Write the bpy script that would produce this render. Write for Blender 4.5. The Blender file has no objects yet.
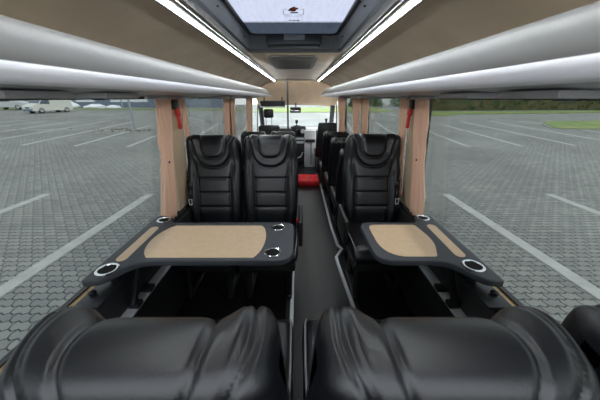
import bpy, bmesh, math, random
from mathutils import Vector, Matrix, noise
random.seed(7)
PI = math.pi
S = bpy.context.scene
COL = S.collection
EYE = 1.45

# ------------------------------------------------------------------ materials
def new_mat(name):
    m = bpy.data.materials.new(name); m.use_nodes = True
    nt = m.node_tree; nt.nodes.clear()
    return m, nt, nt.nodes, nt.links

def mat(name, col, rough=.5, metal=0., spec=.5, var=.0, vscale=6., bump=0., bscale=120., emit=None, estr=0., coat=0., stretch=(1, 1, 1), sheen=0.):
    m, nt, N, L = new_mat(name)
    out = N.new('ShaderNodeOutputMaterial'); b = N.new('ShaderNodeBsdfPrincipled')
    L.new(b.outputs[0], out.inputs[0])
    c = (*col, 1)
    b.inputs['Base Color'].default_value = c
    b.inputs['Roughness'].default_value = rough
    b.inputs['Metallic'].default_value = metal
    b.inputs['Specular IOR Level'].default_value = spec
    b.inputs['Coat Weight'].default_value = coat
    b.inputs['Sheen Weight'].default_value = sheen
    tc = N.new('ShaderNodeTexCoord'); mp = N.new('ShaderNodeMapping'); mp.inputs['Scale'].default_value = stretch
    L.new(tc.outputs['Object'], mp.inputs[0])
    if var > 0:
        n = N.new('ShaderNodeTexNoise'); n.inputs['Scale'].default_value = vscale; n.inputs['Detail'].default_value = 5
        L.new(mp.outputs[0], n.inputs['Vector'])
        r = N.new('ShaderNodeValToRGB')
        r.color_ramp.elements[0].position = .3; r.color_ramp.elements[1].position = .7
        r.color_ramp.elements[0].color = (*[max(0, v * (1 - var)) for v in col], 1)
        r.color_ramp.elements[1].color = (*[min(1, v * (1 + var)) for v in col], 1)
        L.new(n.outputs[0], r.inputs[0]); L.new(r.outputs[0], b.inputs['Base Color'])
    if bump > 0:
        n2 = N.new('ShaderNodeTexNoise'); n2.inputs['Scale'].default_value = bscale; n2.inputs['Detail'].default_value = 3
        L.new(mp.outputs[0], n2.inputs['Vector'])
        bp = N.new('ShaderNodeBump'); bp.inputs['Strength'].default_value = bump; bp.inputs['Distance'].default_value = .004
        L.new(n2.outputs[0], bp.inputs['Height']); L.new(bp.outputs[0], b.inputs['Normal'])
    if emit:
        b.inputs['Emission Color'].default_value = (*emit, 1); b.inputs['Emission Strength'].default_value = estr
    return m

def glass_mat(name, tint, refl=.06, haze=0., hazecol=(.8, .85, .9), rough=.02):
    m, nt, N, L = new_mat(name)
    out = N.new('ShaderNodeOutputMaterial')
    t = N.new('ShaderNodeBsdfTransparent'); t.inputs[0].default_value = (*tint, 1)
    g = N.new('ShaderNodeBsdfGlossy'); g.inputs['Roughness'].default_value = rough; g.inputs[0].default_value = (.9, .9, .9, 1)
    mx = N.new('ShaderNodeMixShader'); lw = N.new('ShaderNodeLayerWeight'); lw.inputs[0].default_value = .12
    mt = N.new('ShaderNodeMath'); mt.operation = 'MULTIPLY'; mt.inputs[1].default_value = refl * 4
    L.new(lw.outputs['Fresnel'], mt.inputs[0]); L.new(mt.outputs[0], mx.inputs[0])
    L.new(t.outputs[0], mx.inputs[1]); L.new(g.outputs[0], mx.inputs[2])
    last = mx
    if haze > 0:
        tl = N.new('ShaderNodeBsdfTranslucent'); tl.inputs[0].default_value = (*hazecol, 1)
        tc = N.new('ShaderNodeTexCoord'); n = N.new('ShaderNodeTexNoise'); n.inputs['Scale'].default_value = 9; n.inputs['Detail'].default_value = 6
        mp = N.new('ShaderNodeMapping'); mp.inputs['Scale'].default_value = (6, 1, 1)
        L.new(tc.outputs['Object'], mp.inputs[0]); L.new(mp.outputs[0], n.inputs['Vector'])
        r = N.new('ShaderNodeMapRange'); r.inputs[3].default_value = haze * .7; r.inputs[4].default_value = min(1, haze * 1.3)
        L.new(n.outputs[0], r.inputs[0])
        m2 = N.new('ShaderNodeMixShader'); L.new(r.outputs[0], m2.inputs[0]); L.new(last.outputs[0], m2.inputs[1]); L.new(tl.outputs[0], m2.inputs[2])
        last = m2
    L.new(last.outputs[0], out.inputs[0])
    return m

M = {}
M['leather'] = mat('black_leather', (.0042, .0048, .0068), .35, spec=.56, bump=.12, bscale=260)
M['seat_plastic'] = mat('seat_black_plastic', (.012, .012, .013), .45, bump=.1)
M['piping'] = mat('grey_piping', (.16, .16, .17), .45)
M['black'] = mat('black_plastic', (.012, .012, .014), .4)
M['dark_metal'] = mat('dark_metal', (.02, .021, .024), .35, metal=.4)
M['alu'] = mat('brushed_aluminium', (.62, .64, .67), .38, metal=.35, bump=.05, stretch=(30, 1, 30))
M['chrome'] = mat('chrome', (.75, .76, .78), .15, metal=1.)
M['table'] = mat('table_dark_grey', (.040, .044, .052), .55, bump=.12, bscale=500)
M['inlay'] = mat('beige_inlay', (.56, .40, .26), .5, var=.05, vscale=30)
M['cup'] = mat('cup_well_black', (.004, .004, .005), .7, spec=.15)
M['fabric'] = mat('taupe_suede', (.50, .40, .285), .92, spec=.1, var=.13, vscale=3.5, bump=.25, bscale=30, sheen=.15)
M['header'] = mat('tan_suede', (.92, .68, .48), .9, spec=.1, var=.1, vscale=4, bump=.2, bscale=30)
M['pillar'] = mat('beige_pillar', (.62, .47, .31), .7, var=.05, vscale=3)
def curtain_mat():
    m, nt, N, L = new_mat('salmon_curtain_cloth')
    out = N.new('ShaderNodeOutputMaterial'); d = N.new('ShaderNodeBsdfDiffuse'); t = N.new('ShaderNodeBsdfTranslucent'); mx = N.new('ShaderNodeMixShader'); mx.inputs[0].default_value = .3
    d.inputs[0].default_value = (.90, .66, .51, 1); t.inputs[0].default_value = (.92, .68, .50, 1)
    tc = N.new('ShaderNodeTexCoord'); n = N.new('ShaderNodeTexNoise'); n.inputs['Scale'].default_value = 250; L.new(tc.outputs['Object'], n.inputs['Vector'])
    b = N.new('ShaderNodeBump'); b.inputs['Strength'].default_value = .15; b.inputs['Distance'].default_value = .002; L.new(n.outputs[0], b.inputs['Height']); L.new(b.outputs[0], d.inputs['Normal'])
    L.new(d.outputs[0], mx.inputs[1]); L.new(t.outputs[0], mx.inputs[2]); L.new(mx.outputs[0], out.inputs[0])
    return m
M['curtain'] = curtain_mat()
M['rack_grey'] = mat('rack_silver_grey', (.205, .20, .20), .42, metal=.0, spec=.5)
M['rack_white'] = mat('rack_pale_lip', (.87, .87, .93), .35)
M['rack_under'] = mat('rack_underside', (.36, .355, .36), .4, var=.15, vscale=5)
M['wall_dark'] = mat('wall_dark_trim', (.012, .012, .013), .6, var=.2)
M['ledge'] = mat('ledge_grey', (.045, .05, .05), .55)
M['gold'] = mat('tan_ledge_strip', (.50, .33, .16), .35)
M['red'] = mat('red_plastic', (.60, .012, .012), .4)
M['red_carpet'] = mat('red_carpet', (.80, .03, .04), .85, var=.25, vscale=14, bump=.5, bscale=60)
M['hatch_grey'] = mat('hatch_grey_plastic', (.20, .215, .235), .45, var=.12, vscale=8)
M['hatch_black'] = mat('hatch_black_plastic', (.012, .014, .017), .42)
M['vent'] = mat('vent_grey', (.14, .137, .13), .6)
M['dash'] = mat('dashboard_dark', (.025, .026, .03), .5)
M['dash_grey'] = mat('dashboard_light_grey', (.58, .59, .62), .55, var=.05)
M['screen'] = mat('screen_glass', (.01, .01, .012), .12)
M['side_glass'] = glass_mat('tinted_side_glass', (.50, .515, .50), .05)
M['clear_glass'] = glass_mat('clear_windscreen', (.93, .95, .93), .04)
M['hatch_glass'] = glass_mat('dusty_hatch_glass', (.40, .41, .45), .03, haze=.42, hazecol=(.55,.56,.60))
M['hatch_band'] = glass_mat('dusty_smoked_band', (.10, .115, .135), .03, haze=.3, hazecol=(.24, .26, .29))
M['led'] = mat('led_diffuser', (.9, .95, 1), .4, emit=(.92, .98, 1.0), estr=24.)
M['ink_dark'] = mat('sticker_dark_ink', (.03, .025, .03), .7)
M['ink_red'] = mat('sticker_red', (.38, .035, .02), .6)
M['ink_orange'] = mat('sticker_orange', (.65, .16, .04), .6)
M['ink_grey'] = mat('sticker_grey_ink', (.28, .28, .33), .7)
M['ink_green'] = mat('sticker_green_ink', (.03, .12, .06), .7)
M['van'] = mat('van_silver_paint', (.60, .62, .58), .35, coat=.5)
M['car'] = mat('car_silver_paint', (.50, .53, .55), .35, coat=.5)
M['tyre'] = mat('tyre_rubber', (.02, .02, .022), .8)
M['wheel'] = mat('wheel_alloy', (.5, .5, .52), .4, metal=.6)
M['car_glass'] = mat('car_glass_dark', (.07, .10, .14), .08)
M['lamp'] = mat('headlamp', (.75, .78, .8), .15)
M['steel'] = mat('painted_steel_post', (.30, .35, .40), .5, metal=.3)
M['grab_grey'] = mat('pole_grey', (.07, .07, .075), .4, metal=.3)
M['clad_blue'] = mat('cladding_blue_grey', (.17, .21, .28), .6, var=.06)
M['clad_white'] = mat('cladding_white', (.72, .76, .80), .6, var=.03)
M['snow'] = mat('snow', (.85, .88, .92), .8, var=.05, bump=.6, bscale=3)
M['bark'] = mat('bark', (.10, .075, .05), .9)
M['kerb'] = mat('kerb_stone', (.40, .40, .38), .8, var=.1)
M['paint'] = mat('white_road_paint', (.44, .45, .43), .75, var=.12, vscale=5, bump=.1)
M['dirt'] = mat('dirt', (.14, .12, .09), .95, var=.3)
M['bldg'] = mat('pale_render', (.75, .76, .76), .8, var=.04)

def leaf_mat(name, a, b):
    m, nt, N, L = new_mat(name)
    out = N.new('ShaderNodeOutputMaterial'); p = N.new('ShaderNodeBsdfPrincipled'); L.new(p.outputs[0], out.inputs[0])
    p.inputs['Roughness'].default_value = .7
    tc = N.new('ShaderNodeTexCoord'); n = N.new('ShaderNodeTexNoise'); n.inputs['Scale'].default_value = 1.3; n.inputs['Detail'].default_value = 6
    L.new(tc.outputs['Object'], n.inputs['Vector'])
    r = N.new('ShaderNodeValToRGB'); r.color_ramp.elements[0].position = .35; r.color_ramp.elements[1].position = .65
    r.color_ramp.elements[0].color = (*a, 1); r.color_ramp.elements[1].color = (*b, 1)
    L.new(n.outputs[0], r.inputs[0]); L.new(r.outputs[0], p.inputs['Base Color'])
    return m
M['hedge'] = leaf_mat('hedge_leaves', (.045, .085, .032), (.15, .13, .05))
M['conifer'] = leaf_mat('conifer_leaves', (.03, .10, .035), (.09, .20, .07))
M['grass'] = leaf_mat('verge_grass', (.11, .20, .035), (.27, .31, .09))

def floor_mat():
    m, nt, N, L = new_mat('dark_vinyl_planks')
    out = N.new('ShaderNodeOutputMaterial'); p = N.new('ShaderNodeBsdfPrincipled'); L.new(p.outputs[0], out.inputs[0])
    p.inputs['Roughness'].default_value = .38
    tc = N.new('ShaderNodeTexCoord'); mp = N.new('ShaderNodeMapping'); mp.inputs['Rotation'].default_value = (0, 0, PI / 2)
    L.new(tc.outputs['Object'], mp.inputs[0])
    br = N.new('ShaderNodeTexBrick'); br.inputs['Scale'].default_value = 1; br.inputs['Brick Width'].default_value = .9; br.inputs['Row Height'].default_value = .095
    br.inputs['Mortar Size'].default_value = .0015; br.inputs['Color1'].default_value = (.013, .0135, .016, 1); br.inputs['Color2'].default_value = (.021, .021, .024, 1); br.inputs['Mortar'].default_value = (.008, .008, .009, 1)
    L.new(mp.outputs[0], br.inputs['Vector'])
    mp2 = N.new('ShaderNodeMapping'); mp2.inputs['Scale'].default_value = (40, 2, 1); L.new(tc.outputs['Object'], mp2.inputs[0])
    n = N.new('ShaderNodeTexNoise'); n.inputs['Scale'].default_value = 2; n.inputs['Detail'].default_value = 6; L.new(mp2.outputs[0], n.inputs['Vector'])
    mx = N.new('ShaderNodeMix'); mx.data_type = 'RGBA'; mx.blend_type = 'MULTIPLY'; mx.inputs[0].default_value = .6
    L.new(br.outputs[0], mx.inputs[6]); L.new(n.outputs[1], mx.inputs[7]); L.new(mx.outputs[2], p.inputs['Base Color'])
    bp = N.new('ShaderNodeBump'); bp.inputs['Strength'].default_value = .1; bp.inputs['Distance'].default_value = .002; L.new(n.outputs[0], bp.inputs['Height']); L.new(bp.outputs[0], p.inputs['Normal'])
    return m
M['floor'] = floor_mat()

def paver_mat():
    m, nt, N, L = new_mat('zigzag_pavers')
    out = N.new('ShaderNodeOutputMaterial'); p = N.new('ShaderNodeBsdfPrincipled'); L.new(p.outputs[0], out.inputs[0])
    p.inputs['Roughness'].default_value = .75
    tc = N.new('ShaderNodeTexCoord'); sep = N.new('ShaderNodeSeparateXYZ'); L.new(tc.outputs['Object'], sep.inputs[0])
    def math_(op, a, b=None):
        n = N.new('ShaderNodeMath'); n.operation = op
        for i, v in enumerate((a, b)):
            if v is None: continue
            if isinstance(v, (int, float)): n.inputs[i].default_value = v
            else: L.new(v, n.inputs[i])
        return n.outputs[0]
    # wavy joints: rows bend in a zigzag along x, and the ends of a stone along y
    zx = math_('MULTIPLY', math_('PINGPONG', sep.outputs[0], .05), .5)
    zy = math_('MULTIPLY', math_('PINGPONG', sep.outputs[1], .0525), .35)
    y2 = math_('ADD', sep.outputs[1], zx); x2 = math_('ADD', sep.outputs[0], zy)
    cb = N.new('ShaderNodeCombineXYZ'); L.new(x2, cb.inputs[0]); L.new(y2, cb.inputs[1])
    br = N.new('ShaderNodeTexBrick'); br.inputs['Scale'].default_value = 1; br.inputs['Brick Width'].default_value = .20; br.inputs['Row Height'].default_value = .105
    br.inputs['Mortar Size'].default_value = .0085; br.inputs['Mortar Smooth'].default_value = .3
    br.inputs['Color1'].default_value = (.225, .235, .225, 1); br.inputs['Color2'].default_value = (.305, .31, .29, 1); br.inputs['Mortar'].default_value = (.045, .05, .048, 1)
    L.new(cb.outputs[0], br.inputs['Vector'])
    n = N.new('ShaderNodeTexNoise'); n.inputs['Scale'].default_value = .35; n.inputs['Detail'].default_value = 7; L.new(tc.outputs['Object'], n.inputs['Vector'])
    rm = N.new('ShaderNodeMapRange'); rm.inputs[1].default_value = .3; rm.inputs[2].default_value = .7; rm.inputs[3].default_value = .80; rm.inputs[4].default_value = 1.15
    L.new(n.outputs[0], rm.inputs[0])
    mx = N.new('ShaderNodeMix'); mx.data_type = 'RGBA'; mx.blend_type = 'MULTIPLY'; mx.inputs[0].default_value = 1
    L.new(br.outputs[0], mx.inputs[6]); L.new(rm.outputs[0], mx.inputs[7]); L.new(mx.outputs[2], p.inputs['Base Color'])
    bp = N.new('ShaderNodeBump'); bp.inputs['Strength'].default_value = .5; bp.inputs['Distance'].default_value = .006; bp.invert = True
    L.new(br.outputs['Fac'], bp.inputs['Height']); L.new(bp.outputs[0], p.inputs['Normal'])
    return m
M['pavers'] = paver_mat()

# ------------------------------------------------------------------ mesh helpers
def link_mesh(name, me, m, parent=None):
    o = bpy.data.objects.new(name, me); COL.objects.link(o)
    if m is not None and not me.materials: me.materials.append(m)
    if parent is not None: o.parent = parent
    return o

class MB:
    def __init__(self): self.bm = bmesh.new()
    def box(self, lo, hi, bevel=0., seg=2, rot=None):
        b = bmesh.new()
        bmesh.ops.create_cube(b, size=1)
        c = [(lo[i] + hi[i]) / 2 for i in range(3)]; s = [hi[i] - lo[i] for i in range(3)]
        for v in b.verts: v.co = Vector((v.co.x * s[0], v.co.y * s[1], v.co.z * s[2]))
        if bevel > 0: bmesh.ops.bevel(b, geom=list(b.edges), offset=min(bevel, min(s) * .49), segments=seg, profile=.5, affect='EDGES')
        for v in b.verts:
            co = v.co
            if rot is not None: co = rot @ co
            v.co = co + Vector(c)
        self._join(b); return self
    def _join(self, b):
        vm = {}
        for v in b.verts: vm[v] = self.bm.verts.new(v.co)
        for f in b.faces:
            try: self.bm.faces.new([vm[v] for v in f.verts])
            except ValueError: pass
        b.free()
    def loft(self, rings, closed=True, cap=True):
        R = [[self.bm.verts.new(p) for p in r] for r in rings]
        n = len(R[0])
        for a, b in zip(R, R[1:]):
            for i in range(n if closed else n - 1):
                j = (i + 1) % n
                self.bm.faces.new((a[i], a[j], b[j], b[i]))
        if cap and closed:
            self.bm.faces.new(list(reversed(R[0]))); self.bm.faces.new(R[-1])
        return self
    def tube(self, pts, r, n=8, flat=1.):
        pts = [Vector(p) for p in pts]; rings = []
        for i, p in enumerate(pts):
            d = (pts[min(i + 1, len(pts) - 1)] - pts[max(i - 1, 0)]).normalized()
            up = Vector((0, 0, 1)) if abs(d.z) < .9 else Vector((0, 1, 0))
            a = d.cross(up).normalized(); b = a.cross(d)
            rr = r[i] if isinstance(r, (list, tuple)) else r
            rings.append([p + a * (math.cos(2 * PI * k / n) * rr) + b * (math.sin(2 * PI * k / n) * rr * flat) for k in range(n)])
        return self.loft(rings)
    def prism(self, poly, z0, z1, bevel=0., seg=2):
        b = bmesh.new()
        lo = [b.verts.new((x, y, z0)) for x, y in poly]; hi = [b.verts.new((x, y, z1)) for x, y in poly]
        n = len(poly)
        b.faces.new(list(reversed(lo))); top = b.faces.new(hi)
        for i in range(n): b.faces.new((lo[i], lo[(i + 1) % n], hi[(i + 1) % n], hi[i]))
        bmesh.ops.recalc_face_normals(b, faces=list(b.faces))
        if bevel > 0:
            es = [e for e in b.edges if abs(e.verts[0].co.z - e.verts[1].co.z) < 1e-6]
            bmesh.ops.bevel(b, geom=es, offset=bevel, segments=seg, profile=.5, affect='EDGES')
        self._join(b); return self
    def lathe(self, prof, c, n=24, axis='z', cap=True):
        rings = []
        for r, h in prof:
            ring = []
            for k in range(n):
                a = 2 * PI * k / n
                if axis == 'z': ring.append((c[0] + r * math.cos(a), c[1] + r * math.sin(a), c[2] + h))
                elif axis == 'x': ring.append((c[0] + h, c[1] + r * math.cos(a), c[2] + r * math.sin(a)))
                else: ring.append((c[0] + r * math.cos(a), c[1] + h, c[2] + r * math.sin(a)))
            rings.append(ring)
        return self.loft(rings, cap=cap)
    def quad(self, *p):
        self.bm.faces.new([self.bm.verts.new(q) for q in p]); return self
    def grid(self, fn, nu, nv):
        V = [[self.bm.verts.new(fn(i / nu, j / nv)) for j in range(nv + 1)] for i in range(nu + 1)]
        for i in range(nu):
            for j in range(nv): self.bm.faces.new((V[i][j], V[i + 1][j], V[i + 1][j + 1], V[i][j + 1]))
        return self
    def build(self, name, m, parent=None, smooth=True, org=None, recalc=True, angle=40):
        if recalc: bmesh.ops.recalc_face_normals(self.bm, faces=list(self.bm.faces))
        if org is not None: bmesh.ops.translate(self.bm, verts=list(self.bm.verts), vec=-Vector(org))
        me = bpy.data.meshes.new(name); self.bm.to_mesh(me); self.bm.free()
        if smooth:
            me.polygons.foreach_set('use_smooth', [True] * len(me.polygons))
            try: me.set_sharp_from_angle(angle=math.radians(angle))
            except Exception: pass
        o = link_mesh(name, me, M[m] if isinstance(m, str) else m, parent)
        if org is not None and parent is None: o.location = org
        return o

def tag(o, label=None, cat=None, group=None, kind=None):
    if label: o['label'] = label
    if cat: o['category'] = cat
    if group: o['group'] = group
    if kind: o['kind'] = kind
    return o
def thing(name, label, cat, loc=(0, 0, 0), rz=0, group=None):
    o = bpy.data.objects.new(name, None); COL.objects.link(o); o.empty_display_size = .1
    o.location = loc; o.rotation_euler = (0, 0, rz)
    return tag(o, label, cat, group)
def copy_tree(o, parent=None):
    c = o.copy(); COL.objects.link(c)
    if parent is not None: c.parent = parent
    for ch in [x for x in bpy.data.objects if x.parent == o]: copy_tree(ch, c)
    return c
def struct(o): o['kind'] = 'structure'; return o

def rrect(x0, x1, y0, y1, r, n=6):
    rs = r if isinstance(r, (list, tuple)) else [r] * 4      # corners: (x1,y0) (x1,y1) (x0,y1) (x0,y0)
    out = []
    for (cx, cy, a0, q) in ((x1, y0, -PI / 2, rs[0]), (x1, y1, 0, rs[1]), (x0, y1, PI / 2, rs[2]), (x0, y0, PI, rs[3])):
        sx = -1 if cx == x1 else 1; sy = 1 if cy == y0 else -1
        for k in range(n + 1):
            a = a0 + PI / 2 * k / n
            out.append((cx + sx * q + q * math.cos(a), cy + sy * q + q * math.sin(a)))
    return out
def sst(x, a, b):
    t = min(1, max(0, (x - a) / (b - a))); return t * t * (3 - 2 * t)
def lerp_tab(tab, x):
    if x <= tab[0][0]: return tab[0][1]
    for (a, va), (b, vb) in zip(tab, tab[1:]):
        if x <= b: return va + (vb - va) * (x - a) / (b - a)
    return tab[-1][1]

# ------------------------------------------------------------------ THE SHELL
SILL, WTOP = .64, 1.455
def xw(s, z):        # inner face of the side wall (walls lean inwards above the sill)
    base = -.925 if s < 0 else .885
    if z <= SILL: return base
    return base - s * .055 * (z - SILL) / (WTOP - SILL)
CX = -.03
def ceil_z(x):
    return lerp_tab([(0, 1.785), (.36, 1.783), (.45, 1.775), (.56, 1.752), (.68, 1.70), (.77, 1.63), (.83, 1.55), (.855, 1.47)], abs(x - CX))

fl = struct(MB().box((-.96, -.45, -.05), (.92, 6.6, 0)).build('floor', 'floor', smooth=False))
for x0, x1 in ((-.915, -.06), (.455, .875)):  # near-black sheets that paint the shade under the seats onto the floor
    MB().box((x0, -.44, 0), (x1, 4.9, .004)).build('under_seat_shade', mat('under_seat_shade_black', (.0045, .0045, .005), .95, spec=.05), fl, smooth=False)

HX0, HX1, HY0, HY1 = -.388, .330, .86, 2.205          # roof hatch opening
def ceiling():
    mb = MB()
    xs = [-.885, -.86, -.80, -.72, -.60, -.49, -.43, HX0]
    xm = [HX0, -.2, 0., .2, HX1]
    xr = [HX1, .37, .43, .54, .66, .74, .80, .825]
    ys = [-.45, .3, HY0, 1.5, HY1, 3., 4., 5.0, 5.6]
    def patch(X, Y):
        for a, b in zip(X, X[1:]):
            for c, d in zip(Y, Y[1:]):
                mb.quad((a, c, ceil_z(a)), (b, c, ceil_z(b)), (b, d, ceil_z(b)), (a, d, ceil_z(a)))
    patch(xs, ys); patch(xr, ys); patch(xm, ys[:3]); patch(xm, ys[4:])
    bmesh.ops.remove_doubles(mb.bm, verts=list(mb.bm.verts), dist=1e-5)
    o = mb.build('ceiling', 'fabric', smooth=True, angle=60)
    md = o.modifiers.new('thick', 'SOLIDIFY'); md.thickness = .02; md.offset = 1
    return o
struct(ceiling())

struct(MB().box((-.96, -.50, 0), (.92, -.45, .82)).build('wall_rear', 'wall_dark', smooth=False))
PILLARS = [(1.79, 2.01), (3.36, 3.56), (4.95, 5.2)]
WIN = [(-.42, 1.79), (2.01, 3.36), (3.56, 4.95), (5.2, 6.2)]
wn = 0
for s, nm in ((-1, 'left'), (1, 'right')):
    b = xw(s, 0)
    mb = MB()
    # lower wall with the flat ledge under the glass
    mb.box((min(b, b + s * .03), -.45, 0), (max(b, b + s * .03), 6.3, SILL - .02))
    w = struct(mb.build('wall_' + nm, 'wall_dark', smooth=False))
    lo, hi = sorted((b - s * .02, b + s * .05))
    MB().box((lo, -.45, SILL - .03), (hi, 6.25, SILL), bevel=.006).build('window_ledge', 'ledge', w)
    lo, hi = sorted((b - s * .052, b - s * .01))
    # box that carries the heating duct below the ledge
    MB().box((lo - (.0), -.45, .0), (hi, 5.0, SILL - .03), bevel=.01).build('heater_duct', 'wall_dark', w)
    # upper band between window and ceiling
    xt = xw(s, WTOP)
    mb = MB()
    ce = .855 if s > 0 else -.915
    xin = (.825 if s > 0 else -.885)
    lo, hi = sorted((xin, xt + s * .06))
    mb.box((lo, -.45, WTOP), (hi, 6.3, WTOP + .06))
    mb.build('upper_band', 'rack_under', w, smooth=False)
    for k, (y0, y1) in enumerate(PILLARS):
        a, c = xw(s, SILL), xw(s, WTOP)
        mb = MB(); d = s * .045
        ya, yb = (y0 + .01, y1 - .01)
        mb.loft([[(a - s * .012, ya, SILL), (a - s * .012, yb, SILL), (a + d, yb, SILL), (a + d, ya, SILL)],
                 [(c - s * .012, ya, WTOP), (c - s * .012, yb, WTOP), (c + d, yb, WTOP), (c + d, ya, WTOP)]])
        mb.build('pillar', 'pillar' if k < 2 else 'black', w, smooth=False)
    for k, (y0, y1) in enumerate(WIN):
        wn += 1
        a, c = xw(s, SILL) + s * .03, xw(s, WTOP) + s * .03
        mb = MB(); e = s * .005
        mb.loft([[(a, y0, SILL), (a, y1, SILL), (a + e, y1, SILL), (a + e, y0, SILL)],
                 [(c, y0, WTOP), (c, y1, WTOP), (c + e, y1, WTOP), (c + e, y0, WTOP)]])
        win = struct(mb.build('window_%d' % wn, 'side_glass' if k < 3 else 'clear_glass', smooth=False))
        fr = MB()
        def bar(z0, z1, ya, yb):
            p, q = xw(s, z0) + s * .022, xw(s, z1) + s * .022
            fr.loft([[(p, ya, z0), (p, yb, z0), (p + s * .022, yb, z0), (p + s * .022, ya, z0)],
                     [(q, ya, z1), (q, yb, z1), (q + s * .022, yb, z1), (q + s * .022, ya, z1)]])
        bar(SILL, SILL + .02, y0, y1); bar(WTOP - .012, WTOP, y0, y1); bar(SILL, WTOP, y0, y0 + .015); bar(SILL, WTOP, y1 - .015, y1)
        fr.build('window_frame', 'black', win, smooth=False)

# front of the saloon: suede header sloping down to the windscreen, windscreen, its pillars
mb = MB()
def hdr(u, v):
    x = -.88 + 1.72 * u
    y = 5.6 + .68 * v
    zt = ceil_z(x * .985); zb = 1.30 - .05 * abs(2 * u - 1) ** 3
    t = v
    z = zt * (1 - t) + zb * t - .10 * math.sin(PI * t) * (1 - abs(2 * u - 1) ** 2) * .6
    return (x, y, max(z, 1.20))
mb.grid(hdr, 24, 12)
o = struct(mb.build('wall_front', 'header', angle=80)); md = o.modifiers.new('t', 'SOLIDIFY'); md.thickness = .02; md.offset = 1
# bulkhead arch trim where header meets the ceiling
mb = MB()
pts = [(x, 5.6, ceil_z(x) - .012) for x in [-.86 + .0685 * k for k in range(25)]]
mb.tube(pts, .014, 6)
struct(mb.build('trim_1', 'fabric'))
for s in (-1, 1):
    mb = MB(); x = -.86 if s < 0 else .80
    mb.tube([(x, 6.22, 1.30), (x + s * .02, 6.5, 1.0), (x + s * .03, 6.66, .78)], .055, 8)
    struct(mb.build('trim_2' if s < 0 else 'trim_3', 'dash'))
mb = MB()
mb.loft([[(-.88, 6.26, 1.32), (.84, 6.26, 1.32), (.84, 6.268, 1.32), (-.88, 6.268, 1.32)], [(-.9, 6.80, .74), (.88, 6.80, .74), (.88, 6.808, .74), (-.9, 6.808, .74)]])
struct(mb.build('window_9', 'clear_glass', smooth=False))
struct(MB().box((-.96, 6.80, -.05), (.92, 6.86, .76)).build('wall_front_lower', 'dash', smooth=False))

# ------------------------------------------------------------------ SEATS
H = .70
def Wd(s): return lerp_tab([(0, .205), (.2, .214), (.42, .222), (.56, .214), (.64, .206), (.72, .20)], s)
XS = .125
def sdU(ax, s, a, s0, r):
    qx, qy = ax - a + r, (s0 + r) - s
    return math.hypot(max(qx, 0), max(qy, 0)) + min(max(qx, qy), 0) - r
def ga(d, w): return math.exp(-(d / w) ** 2)
def a_taper(a, s, k): return a - k * min(1, max(0, (s - H) / .12))
def a1(s): return .140 + .032 * sst(s, .58, H + .02) - .055 * sst(s, H + .03, H + .18)
def a2(s): return .092 + .008 * sst(s, .58, H) - .035 * sst(s, H + .02, H + .18)
def disp(x, s):
    ax = abs(x); F = 0
    d1 = sdU(ax, s, a1(s), .455, .125); d2 = sdU(ax, s, a2(s), .525, .07)
    up = sst(s, .40, .52); ov = sst(s, H - .09, H + .02)
    xs = XS + .02 * sst(s, .34, .46)
    F += .026 * sst(ax, xs - .004, xs + .045) * (1 - .55 * up) * (1 - sst(s, H - .02, H + .06))
    if d1 > 0:
        F -= .011 * ga(ax - xs, .0065) * (1 - sst(s, .44, .5))
        xo = .205 - .045 * sst(s, .05, .42)
        F -= .006 * ga(ax - xo, .005) * sst(s, .02, .1) * (1 - sst(s, .50, .56))
        if ax < xs:
            for k in (.155, .265, .375): F -= .011 * ga(s - k, .0065)
            F += .007 * (1 - (ax / xs) ** 4)
    F += .016 * sst(-d1, 0, .022) * (1 - .8 * ov)
    F -= .011 * ga(d1, .0055) * (1 - .25 * ov)
    F -= .005 * ga(d1 + .016, .004) * ov
    F += .007 * sst(-d2, 0, .03) * (1 - ov)
    F -= .012 * ga(d2, .0055) * (1 - .35 * ov)
    return F

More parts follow.
